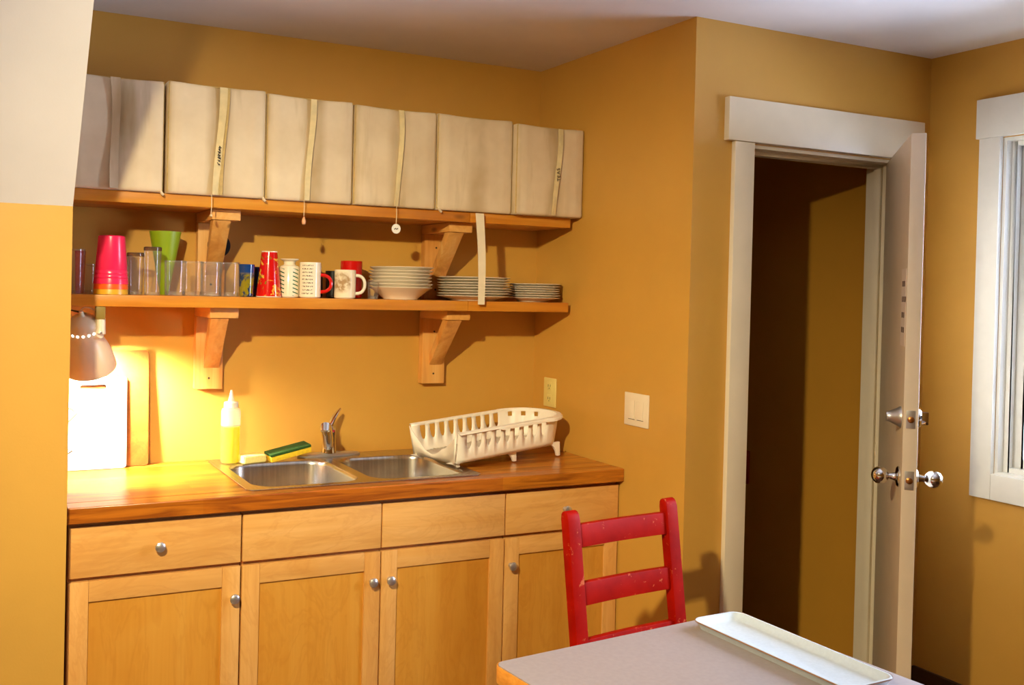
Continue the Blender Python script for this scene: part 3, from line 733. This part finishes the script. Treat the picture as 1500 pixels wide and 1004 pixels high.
# white band from the shelf edge down past the plates
lp = []
for i in range(15):
    t = i/14; z = UZ-.004-(UZ-.008-1.502)*t
    x = -.006+.016*t+.005*math.sin(PI*t); y = -.3135 - (.002*math.sin(PI*t))
    wd = .036-.007*t
    lp.append([(x-wd/2, y, z), (x+wd/2, y+.002, z), (x+wd/2, y-.001, z), (x-wd/2, y-.003, z)])
band = thing('hanging_band', 'white webbing band hanging from the upper shelf in front of the dinner plates', 'strap', (-.452, 0, 0))
MB().loft(lp, True, True).build('webbing', MT['whitestrap'], band)

# ------------------------------------------------------------------ things on the lower shelf
Z0 = LZ+.0008
def gtumbler(r0, r1, h, base=.010):
    return [(0, base), (r0-.001, base), (r0-.001, .002), (r0, 0), (r0+.0006, .004), (r1, h-.001), (r1-.0008, h), (r1-.0016, h-.001), (r1-.0016, h-.006)]
def tumbler(r0, r1, h, th=.0022, base=.008):
    return [(0, 0), (r0*.9, 0), (r0, .003), (r1, h-.001), (r1-th*.5, h), (r1-th, h-.001), (r0-th, base+.002), (r0-th-.002, base), (0, base)]
def simple(name, label, cat, loc, part, prof, mat, group=None, seg=32, rot=(0, 0, 0)):
    t = thing(name, label, cat, loc, rot, group)
    MB().lathe(prof, seg).build(part, mat, t)
    return t
simple('glass_tumbler', 'clear tumbler at the far left of the lower shelf, beside the red one', 'glass', (-1.895, -.21, Z0), 'glass_body', gtumbler(.026, .031, .145), MT['glass'], 'glasses on the lower shelf')
simple('red_glass', 'narrow red tinted glass left of the pink cups', 'glass', (-1.872, -.13, Z0), 'glass_body', gtumbler(.013, .018, .142), MT['redglass'])
simple('glass_tumbler', 'low clear glass squeezed between the red glass and the pink cups', 'glass', (-1.84, -.09, Z0), 'glass_body', gtumbler(.026, .029, .10), MT['glass'], 'glasses on the lower shelf')
# nested plastic cups, upside down
def cup_inv(rt, rb, h): return [(0, h), (rt-.004, h), (rt, h-.003), (rb-.0032, .048), (rb-.0042, .046), (rb-.0024, .043), (rb-.0016, .034), (rb-.0028, .032), (rb-.0010, .029), (rb-.001, .022), (rb+.001, .02), (rb-.0005, .018), (rb+.0015, .002), (rb+.0015, 0), (rb-.0005, 0), (rt-.0025, h-.004), (0, h-.0035)]
cx, cy = -1.785, -.225
for dz, mat, nm, lb in ((0, 'yellowp', 'yellow', 'yellow plastic cup, lowest of the upturned nested cups'), (.017, 'orange', 'orange', 'orange plastic cup nested between the pink and the yellow cup')):
    simple('plastic_cup', lb, 'cup', (cx, cy, Z0+dz), 'cup_shell', cup_inv(.042, .0538, .150), MT[mat], 'upturned nested plastic cups')
simple('plastic_cup', 'bright pink plastic cup, topmost of the upturned nested cups', 'cup', (cx, cy, Z0+.034), 'cup_shell', cup_inv(.0428, .0542, .158), MT['pink'], 'upturned nested plastic cups')
def rimmed(name, label, loc, r0, r1, h):
    t = thing(name, label, 'glass', loc, group='glasses on the lower shelf')
    MB().lathe(gtumbler(r0, r1, h), 32).build('glass_body', MT['glass'], t)
    q = [(r1+.0006, h-.012), (r1+.0006, h-.002), (r1-.0022, h+.0006), (r1-.0028, h-.002)]
    MB().lathe(q, 32).build('dark_rim', MT['smoke'], t)
rimmed('glass_tumbler', 'clear dark rimmed glass standing right of the pink cups', (-1.702, -.19, Z0), .024, .028, .140)
rimmed('glass_tumbler', 'tall clear glass with a dark rim in front of the green cup', (-1.652, -.225, Z0), .025, .029, .160)
simple('conical_cup', 'green plastic cup with a wide mouth behind the clear glasses', 'cup', (-1.588, -.10, Z0), 'cup_shell', [(0, 0), (.013, 0), (.015, .004), (.054, .215), (.0545, .22), (.0525, .22), (.0135, .008), (0, .006)], MT['green'])
labs = ['clear short glass in front of the green cup, nearest the tall dark rimmed glass', 'clear short glass, second in the row right of the tall glass', 'clear short glass under the left bracket, third in the row', 'clear short glass beside the blue printed glass']
proto = simple('short_glass', labs[0], 'glass', (-1.572, -.205, Z0), 'glass_body', gtumbler(.034, .037, .118, .014), MT['glass'], 'row of short glasses')
for x, y, l in ((-1.510, -.185, labs[1]), (-1.452, -.215, labs[2]), (-1.386, -.205, labs[3])): dup(proto, (x, y, Z0), l)
simple('short_glass', 'clear short glass half hidden behind the third one of the row', 'glass', (-1.425, -.115, Z0), 'glass_body', gtumbler(.034, .037, .118, .014), MT['glass'], 'row of short glasses')
simple('printed_glass', 'small glass printed blue and olive beside the clear row', 'glass', (-1.327, -.215, Z0), 'glass_body', tumbler(.024, .028, .113), MT['blueprint'])
simple('dark_blue_cup', 'dark blue cup behind the red travel mug', 'cup', (-1.285, -.15, Z0), 'cup_body', tumbler(.026, .027, .106), plain('navy_glaze', (22, 30, 58), .2))
# red travel mug
t = thing('travel_mug', 'red tapering mug with yellow splashes and white rims', 'mug', (-1.243, -.205, Z0))
MB().lathe([(0, .003), (.0445, .003), (.0445, .006), (.028, .158), (.026, .158), (.03, .02), (0, .018)], 36).build('mug_body', MT['redprint'], t)
MB().lathe([(0, 0), (.0445, 0), (.0452, .003), (0, .003)], 36).build('base_ring', MT['porcelain'], t)
MB().lathe([(.0282, .158), (.0284, .162), (.0262, .162), (.0262, .158)], 36, closed=True).build('rim_ring', MT['porcelain'], t)
# white pot with green dashes
t = thing('small_jug', 'white flared neck jug patterned with slanting green dashes', 'jug', (-1.163, -.19, Z0))
MB().lathe([(0, 0), (.033, 0), (.036, .003), (.036, .106), (.033, .112), (.022, .116), (.02, .12), (.021, .128), (.033, .135), (.0335, .138), (.030, .138), (.018, .128), (.017, .115), (.031, .105), (.032, .008), (0, .006)], 36).build('jug_body', MT['greendash'], t)
def mug(name, label, loc, r, h, mat, hmat, hang, hw, hz0, hz1, hr, hflat=1.0):
    t = thing(name, label, 'mug', loc)
    MB().lathe([(0, 0), (r-.004, 0), (r, .004), (r, h-.002), (r-.0015, h), (r-.0035, h-.002), (r-.0035, .008), (0, .006)], 40).build('mug_body', MT[mat], t)
    c, s_ = math.cos(hang), math.sin(hang)
    pts = []
    for i in range(13):
        a = PI/2-PI*i/12
        d = r-.004+hw*max(0, math.cos(a))**.7; z = (hz0+hz1)/2+(hz1-hz0)/2*math.sin(a)
        pts.append((d*c, d*s_, z))
    MB().tube(pts, hr, 10).build('handle', MT[hmat], t)
    return t
HA = math.radians(-22)
mug('lettered_mug', 'white mug covered in dark lettering, with a red handle', (-1.096, -.225, Z0), .0385, .127, 'textmug', 'redglaze', HA, .041, .022, .083, .0062)
mug('picture_mug', 'white mug with a faded tan picture and a white handle', (-.962, -.225, Z0), .0395, .104, 'picmug', 'porcelain', HA, .037, .018, .085, .0060)
mug('red_mug', 'tall red mug standing behind the white picture mug', (-.897, -.12, Z0), .041, .140, 'redglaze', 'redglaze', math.radians(60), .03, .03, .1, .006)
t = thing('squat_bottle', 'black bottle with a yellow cap behind the lettered mug', 'bottle', (-1.022, -.10, Z0))
MB().lathe([(0, 0), (.016, 0), (.018, .003), (.018, .085), (.012, .1), (.011, .106), (0, .106)], 28).build('bottle_body', MT['black'], t)
MB().lathe([(0, .106), (.0125, .106), (.0125, .121), (.011, .123), (0, .123)], 24).build('cap', MT['yellowcap'], t)
simple('black_cup', 'black cup between the lettered mug and the picture mug', 'cup', (-.983, -.158, Z0), 'cup_body', tumbler(.026, .029, .100, .003), MT['black'])
simple('small_glass', 'small clear glass in front of the bowl stack', 'glass', (-.846, -.215, Z0), 'glass_body', gtumbler(.019, .022, .064), MT['glass'])
# bowls, dinner plates, side plates
def stack(name, cat, n, x, y, prof, step, group, what, jit):
    root = None; rnd = random.Random(n)
    for i in range(n):
        k = n-1-i
        if i == 0: lb = 'white %s, lowest of the %s' % (what, group)
        elif k == 0: lb = 'white %s, topmost of the %s' % (what, group)
        elif k <= n//2: lb = 'white %s, %s from the top of the %s' % (what, ordinal(k), group)
        else: lb = 'white %s, %s from the bottom of the %s' % (what, ordinal(i), group)
        loc = (x+rnd.uniform(-jit, jit), y+rnd.uniform(-jit, jit)*.5, Z0+i*step)
        if root is None:
            root = thing(name, lb, cat, loc, group=group); MB().lathe(prof, 48).build('dish', MT['porcelain'], root, angle=50)
        else: dup(root, loc, lb, (rnd.uniform(-.006, .006), rnd.uniform(-.008, .008), 0))
bowl = [(0, .002), (.06, .002), (.062, 0), (.066, 0), (.068, .004), (.083, .016), (.105, .034), (.122, .0435), (.1235, .045), (.122, .0465), (.103, .038), (.08, .0205), (.064, .0085), (0, .0065)]
stack('soup_bowl', 'bowl', 7, -.708, -.158, bowl, .0127, 'bowl stack', 'bowl', .004)
plate = [(0, .002), (.085, .002), (.087, 0), (.092, 0), (.094, .004), (.105, .0075), (.143, .0165), (.1455, .0180), (.1445, .0195), (.104, .0115), (.092, .0075), (0, .0065)]
stack('dinner_plate', 'plate', 8, -.398, -.174, plate, .0103, 'dinner plate stack behind the band', 'plate', .004)
side = [(0, .002), (.055, .002), (.057, 0), (.061, 0), (.063, .003), (.072, .007), (.108, .0145), (.1105, .016), (.1095, .0175), (.071, .0105), (.061, .0065), (0, .0055)]
stack('side_plate', 'plate', 7, -.118, -.165, side, .0092, 'stack at the right shelf end', 'small plate', .003)
# round black thing behind the left bracket
t = thing('black_disc', 'round black disc on the wall, half hidden behind the wooden brace', 'disc', (-1.385, -.0405, 1.700))
MB().lathe([(0, 0), (.036, 0), (.042, .003), (.042, .007), (.036, .009), (.02, .007), (0, .007)], 32, Matrix.Rotation(PI/2, 4, 'X')).build('disc_body', MT['mattblack'], t)

# ------------------------------------------------------------------ clamp lamp
T0 = Vector((-1.878, -.262, 1.447)); AX = Vector((.20, .46, -.865)).normalized()
lm = thing('clamp_lamp', 'beige metal clamp lamp shining on the cutting boards below the shelf', 'lamp', T0)
q = Vector((0, 0, -1)).rotation_difference(AX).to_matrix().to_4x4()
MB().lathe([(.012, .002), (.03, -.004), (.044, -.016), (.050, -.032), (.051, -.075), (.055, -.088), (.068, -.118), (.078, -.150), (.0845, -.190), (.085, -.196),
            (.0835, -.196), (.0825, -.19), (.076, -.15), (.066, -.119), (.053, -.089), (.049, -.075), (.048, -.033), (.042, -.018), (.03, -.007), (.012, -.001)], 48, q, True).build('shade', MT['lampmetal'], lm)
vr = MB()
for i in range(18):
    a = 2*PI*i/18
    vr.lathe([(0, .003), (.004, .0015), (.0048, 0), (0, -.0015)], 8, q @ Matrix.Translation((.0505*math.cos(a), .0505*math.sin(a), -.047)) @ Matrix.Rotation(a, 4, 'Z') @ Matrix.Rotation(PI/2, 4, 'Y'))
vr.build('lit_vent_holes', MT['vent'], lm)  # glowing beads imitate bulb light leaking through vents; the shade has no openings
MB().lathe([(0, .02), (.007, .018), (.008, .006), (.013, .001), (.02, -.02), (.02, -.055), (0, -.055)], 20, q).build('socket', MT['lampwhite'], lm)
MB().lathe([(0, -.056), (.012, -.058), (.014, -.095), (.026, -.118), (.029, -.135), (.024, -.152), (.012, -.161), (0, -.163)], 24, q).build('bulb', MT['lampbulb'], lm)
# arm, hinge and clamp on the shelf edge
def L(x, y, z): return Vector((x, y, z))-T0
p0 = L(-1.822, -.272, 1.392)
MB().tube([L(-1.842, -.262, 1.385), L(-1.826, -.266, 1.390), p0], .016, 12).build('side_arm', MT['lampwhite'], lm)
MB().tube([p0, L(-1.820, -.272, 1.41), L(-1.822, -.272, 1.44)], [.018, .015, .016], 12).build('swivel', MT['lampwhite'], lm)
MB().lathe([(0, 0), (.004, 0), (.004, .003), (0, .004)], 14, Matrix.Translation(L(-1.821, -.290, 1.396)) @ Matrix.Rotation(PI/2, 4, 'X')).build('swivel_screw', MT['knob'], lm)
a, b = L(-1.838, -.289, 1.438), L(-1.808, -.255, 1.4795)
MB().box(a.x, b.x, a.y, b.y, a.z, b.z).build('clamp', MT['olive'], lm, .004)
MB().tube([L(-1.883, -.268, 1.467), L(-1.872, -.275, 1.476), L(-1.855, -.28, 1.474), L(-1.838, -.275, 1.466)], .0018, 6).build('wire', MT['cordw'], lm)
# cord looping down behind the partition
MB().tube([L(-1.885, -.25, 1.46), L(-1.93, -.2, 1.47), L(-1.94, -.16, 1.35), L(-1.935, -.15, 1.18), L(-1.915, -.14, 1.142), L(-1.89, -.135, 1.132), L(-1.873, -.135, 1.117), L(-1.90, -.137, 1.09),
           L(-1.935, -.14, 1.04), L(-1.915, -.14, 1.004), L(-1.886, -.14, .994), L(-1.92, -.13, .97), L(-1.93, -.1, .922)], .0032, 8).build('power_cord', MT['darkwire'], lm)

# ------------------------------------------------------------------ boards, bottle, sponges on the worktop
def board(name, label, x0, x1, h, th, y_foot, lean, mat, slot, r):
    t = thing(name, label, 'cutting board', ((x0+x1)/2, y_foot, .9145), (PI/2-lean, 0, 0))
    w = x1-x0
    holes = [rrect(-.045, .045, h-.043, h-.026, .008)] if slot else []
    MB().holed(rrect(-w/2, w/2, 0, h, r), holes, 0, th).build('board_body', MT[mat], t, .002, 1)
    return t
# local x along the board, y up, z towards the room
board('wooden_cutting_board', 'tall wooden cutting board leaning on the wall behind the white one', -1.905, -1.622, .405, .018, -.034, .078, 'woodboard', False, .012)
board('white_cutting_board', 'white plastic cutting board in the lamp light, leaning on the wooden one', -1.925, -1.700, .315, .012, -.060, .085, 'board', True, .012)

t = thing('soap_bottle', 'squeeze bottle of yellow dish soap at the left corner of the sink', 'bottle', (-1.345, -.112, .9192))
MB().lathe([(0, 0), (.030, 0), (.0335, .003), (.0345, .010), (.0345, .185), (.032, .195), (.024, .2), (.0235, .2), (.031, .194), (.0335, .185), (.0335, .010), (.031, .003), (0, .002)], 36).build('bottle_body', MT['bottle'], t)
MB().lathe([(0, .0025), (.0305, .0035), (.033, .0105), (.033, .134), (0, .134)], 36).build('soap', MT['soap'], t)
MB().lathe([(0, .200), (.026, .200), (.026, .217), (.023, .22), (.012, .222), (.0075, .24), (.0045, .258), (.0035, .262), (0, .262)], 28).build('nozzle_cap', MT['lampwhite'], t)
t = thing('pale_sponge', 'pale yellow sponge lying beside the soap bottle', 'sponge', (-1.268, -.125, .9192), (0, 0, .3))
MB().box(-.05, .045, -.03, .03, 0, .030).build('sponge_body', MT['palesponge'], t, .009, 3)
t = thing('scouring_sponge', 'yellow sponge with a dark green scouring side, tilted against the faucet plate', 'sponge', (-1.205, -.118, .9194), (.1, -.17, .14))
MB().box(0, .165, -.03, .03, 0, .020).build('sponge_body', MT['sponge'], t, .004)
MB().box(0, .165, -.03, .03, .0201, .030).build('scourer', MT['scour'], t, .003)

# ------------------------------------------------------------------ dish rack
rk = thing('dish_rack', 'white plastic dish rack with slotted sides, one end over the sink', 'dish rack', (-.618, -.495, .938), (0, -math.radians(3.4), math.radians(12.5)))
RL, RD, RH = .575, .275, .112
def rack_path():
    pts = []; tags = []
    r = .12
    # back run from left to right, slots every 44 mm
    def run(x0, x1, y, nrm, slots):
        xs = [x0]
        out = [(x0, y, nrm, None)]
        for s0, s1 in slots:
            for k, q in enumerate((0, .12, .3, .5, .7, .88, 1)):
                out.append((s0+(s1-s0)*q, y, nrm, k))
        out.append((x1, y, nrm, None)); return out
    sl = [(.040+.047*i, .040+.047*i+.027) for i in range(9)]
    pts += run(0, RL-r, RD, (0, 1), sl)
    cxy = (RL-r, RD-r)
    for i, kk in zip(range(1, 10), (None, 7, 8, None, 7, 8, None, 7, 8)):
        a = PI/2-(PI/2)*i/10; pts.append((cxy[0]+r*math.cos(a), cxy[1]+r*math.sin(a), (math.cos(a), math.sin(a)), kk))
    # right end with three small slots
    pts.append((RL, RD-r, (1, 0), None))
    pts.append((RL, r, (1, 0), None))
    for i in range(1, 7):
        a = -(PI/2)*i/7; pts.append((RL-r+r*math.cos(a), r+r*math.sin(a), (math.cos(a), math.sin(a)), None))
    f = run(0, RL-r, 0, (0, -1), sl)[::-1]
    pts += [(x, y, n, (6-k) if k is not None else None) for x, y, n, k in f]
    return pts
rp = rack_path()
lowz = [.74, .54, .45, .43, .45, .54, .74, .74, .74]
mb = MB(); cols = []
for x, y, nrm, k in rp:
    zl = RH*(lowz[k] if k is not None else .74)
    zs = [0.0, RH*.12, zl, RH*.90, RH]
    col = []
    for z in zs:
        off = -.018*(1-z/RH)**1.5
        col.append(mb.bm.verts.new((x, y+nrm[1]*off, z) if False else (x+nrm[0]*off, y+nrm[1]*off, z)))
    cols.append((col, k))
for (a, ka), (b, kb) in zip(cols, cols[1:]):
    slot = ka is not None and kb is not None and abs(ka-kb) == 1
    for i in range(4):
        if i == 2 and slot: continue
        mb.face([a[i], b[i], b[i+1], a[i+1]])
wl = mb.build('slotted_wall', MT['rackplastic'], rk, angle=50)
sm = wl.modifiers.new('thickness', 'SOLIDIFY'); sm.thickness = .0035; sm.offset = 0
# rolled rim: a flat lip that follows the wall
lip = []
for x, y, nrm, k in rp:
    if k is not None and 0 < k < 6: continue
    def o(d, z): return (x+nrm[0]*d, y+nrm[1]*d, z)
    wide = .011 if x < .2 else .014
    if x > RL-.13: wide = .02
    lip.append([o(-.002, RH-.002), o(wide, RH-.004), o(wide+.001, RH-.012 if x > .2 else RH-.006), o(wide-.002, RH-.012 if x > .2 else RH-.006), o(wide-.004, RH+.001), o(-.002, RH+.003)])
MB().loft(lip, True, True).build('rim', MT['rackplastic'], rk, angle=60)
# corrugated floor with a rounded right end
fl = MB(); N = 72
A, B_ = [], []
for i in range(N+1):
    x = RL*.985*i/N
    ins = .018
    dx = max(0, x-(RL-.12-.018)); e = .102-math.sqrt(max(.102**2-min(dx, .102)**2, 0))
    z = .002+.0035*math.sin(x*2*PI/.018)*(1 if x < .42 else .3)
    A.append((x, ins-.002+e, z)); B_.append((x, RD-ins+.002-e, z))
fl.loft([A, B_], ring=False)
fo = fl.build('ribbed_floor', MT['rackplastic'], rk, angle=60)
sm = fo.modifiers.new('thickness', 'SOLIDIFY'); sm.thickness = .004; sm.offset = -1
# low scooped end over the sink
pts = []
for i in range(25):
    t = i/24; y = .018+(RD-.036)*t
    hgt = .020+(RH-.026)*(abs(t-.5)/.5)**1.7
    pts.append((y, hgt))
le = MB(); lo_ = [le.bm.verts.new((-.004, y, 0)) for y, hh in pts]; hi_ = [le.bm.verts.new((-.014 if hh < .05 else -.008, y+(.0 if hh < .05 else (.018*(hh/RH)*(1 if y > RD/2 else -1))), hh)) for y, hh in pts]
for i in range(24): le.face([lo_[i], lo_[i+1], hi_[i+1], hi_[i]])
lw = le.build('scooped_end', MT['rackplastic'], rk, angle=60)
sm = lw.modifiers.new('thickness', 'SOLIDIFY'); sm.thickness = .0035; sm.offset = 0
def leg(x, y, zb, s):
    MB().prism([(x+.008, .004), (x+.008, zb), (x-.006, zb), (x-.012, zb*.6), (x-.024, zb*.25), (x-.05, .004)], 'y', y-.006, y+.006).build('leg', MT['rackplastic'], rk, .0015)
for x, zb in ((.02, -.017), (.30, -.037), (.535, -.050)):
    leg(x, .034, zb, 1); leg(x, RD-.034, zb, 1)

# ------------------------------------------------------------------ switch and outlet on the side wall
t = thing('light_switch', 'double rocker light switch on the mustard side wall', 'light switch', (-.0005, -.70, 1.139))
MB().box(-.006, 0, -.068, .068, -.060, .060).build('cover_plate', MT['switch'], t, .003)
for y in (-.0245, .0245):
    rk_ = MB().hull8([(-.0062, y-.0175, -.034), (-.0075, y-.0175, .034), (-.0075, y+.0175, .034), (-.0062, y+.0175, -.034), (-.0115, y-.0175, -.034), (-.0085, y-.0175, .034), (-.0085, y+.0175, .034), (-.0115, y+.0175, -.034)]).build('rocker', MT['switch'], t, .001)
    MB().box(-.0072, -.0060, y-.018, y+.018, -.0365, -.035).build('gap', MT['slotdark'], t)
t = thing('wall_outlet', 'narrow cream power outlet plate in the corner above the dish rack', 'outlet', (-.0005, -.134, 1.142))
MB().box(-.006, 0, -.044, .044, -.060, .060).build('cover_plate', MT['outlet'], t, .003)
for z in (.026, -.026):
    MB().box(-.0075, -.006, -.017, .017, z-.017, z+.017).build('socket_face', MT['outlet'], t, .003)
    MB().box(-.0079, -.0074, -.009, -.006, z-.003, z+.007).box(-.0079, -.0074, .006, .009, z-.003, z+.007).box(-.0079, -.0074, -.002, .002, z-.011, z-.007).build('contact_slots', MT['slotdark'], t)

# ------------------------------------------------------------------ red chair
ch = thing('ladder_back_chair', 'worn red wooden ladder back chair tucked up to the table', 'chair', (-.492, -1.335, 0), (0, 0, math.radians(6.4)))
def post(x0, x1):
    prof = []                                    # outline in y,z
    def yc(z): return (z-.45)*.145 if z > .45 else (z-.45)*-.04
    zs = [0, .15, .3, .45, .6, .75, .88, .93]
    f = [(yc(z)-.016, z) for z in zs]; b = [(yc(z)+.016, z) for z in zs]
    top = [(yc(.945)-.013, .945), (yc(.952)-.007, .952), (yc(.955), .955), (yc(.952)+.007, .952), (yc(.945)+.013, .945)]
    MB().prism(f+top+b[::-1], 'x', x0, x1).build('back_post', MT['red'], ch, .004)
post(-.212, -.168); post(.168, .212)
def crail(zc, hh, name='back_rail'):
    y = (zc-.45)*.145
    lp = []
    for i in range(13):
        t = i/12; x = -.172+.344*t; bow = .006*math.sin(PI*t)
        lp.append([(x, y-.008+bow-hh*.0725, zc-hh/2), (x, y+.010+bow-hh*.0725, zc-hh/2), (x, y+.010+bow+hh*.0725, zc+hh/2), (x, y-.008+bow+hh*.0725, zc+hh/2)])
    MB().loft(lp, True, True).build(name, MT['red'], ch, .003)
crail(.884, .062); crail(.728, .062); crail(.580, .056)
MB().box(-.205, .205, -.40, -.018, .435, .455).build('seat', MT['red'], ch, .005)
for s_ in (-1, 1):
    MB().box(s_*.19-.019, s_*.19+.019, -.39, -.352, 0, .4345).build('front_leg', MT['red'], ch, .004)
    MB().box(s_*.19-.011, s_*.19+.011, -.3515, -.0165, .38, .42).build('side_rail', MT['red'], ch, .003)
    MB().box(s_*.19-.009, s_*.19+.009, -.3515, -.014, .17, .20).build('stretcher', MT['red'], ch, .003)
MB().box(-.1705, .1705, -.382, -.36, .38, .42).build('front_rail', MT['red'], ch, .003)

# ------------------------------------------------------------------ table and tray
tb = thing('table', 'table with a grey laminate top and a wooden edge in the foreground', 'table', (-.776, -1.640, 0), (0, 0, math.radians(5.0)))
TW, TL = .765, 1.22
MB().holed(rrect(-TW/2+.004, TW/2-.004, -TL, -.004, .022), [], .722, .7402).build('laminate_top', MT['laminate'], tb, .001, 1)
MB().holed(rrect(-TW/2, TW/2, -TL-.004, 0, .026), [rrect(-TW/2+.0042, TW/2-.0042, -TL+.0002, -.0042, .0218)], .700, .7385).build('edge_band', MT['tableedge'], tb, .003, 2)
MB().holed(rrect(-TW/2+.006, TW/2-.006, -TL+.002, -.006, .02), [], .704, .7215).build('core', MT['tableedge'], tb)
MB().box(-.32, .32, -TL+.06, -TL+.08, .62, .70).box(-.32, .32, -.08, -.06, .62, .70).box(-.32, -.30, -TL+.08, -.08, .62, .70).box(.30, .32, -TL+.08, -.08, .62, .70).build('apron', MT['tableedge'], tb, .002)
for sx in (-1, 1):
    for y in (-TL+.085, -.085):
        MB().box(sx*.325-.022, sx*.325+.022, y-.022, y+.022, 0, .699).build('leg', MT['tableedge'], tb, .004)
tr = thing('serving_tray', 'long narrow white serving tray lying on the grey table', 'tray', (-.502, -1.885, .7408), (0, 0, math.radians(1.4)))
def tl(o, z, r): return [(p[0], p[1], z) for p in rrect(-.078+o, .078-o, -.228+o, .228-o, r, 6)]
MB().loft([tl(.018, .0, .014), tl(.012, .0, .018), tl(.003, .016, .026), tl(0, .019, .028), tl(.001, .021, .028), tl(.005, .0205, .024), tl(.013, .006, .017), tl(.020, .0035, .012)], True, True).build('dish', MT['tray'], tr, angle=50)
lo1, lo2 = tl(-.0006, .0178, .0286), tl(-.0006, .0208, .0286)
MB().loft([lo1, lo2]).build('edge_line', MT['trayedge'], tr)

# unidentified red thing that just shows beside the casing, in the hall
t = thing('red_cloth', 'small red patch of cloth on the hall wall, just showing past the left door casing', 'cloth', (1.085, -.02, 0))
MB().hull8([(0, -.127, .69), (.012, -.127, .69), (.012, .10, .69), (0, .10, .69), (.004, -.127, .845), (.012, -.127, .845), (.012, .10, .845), (.004, .10, .845)]).build('cloth_fold', MT['redthing'], t, .004)
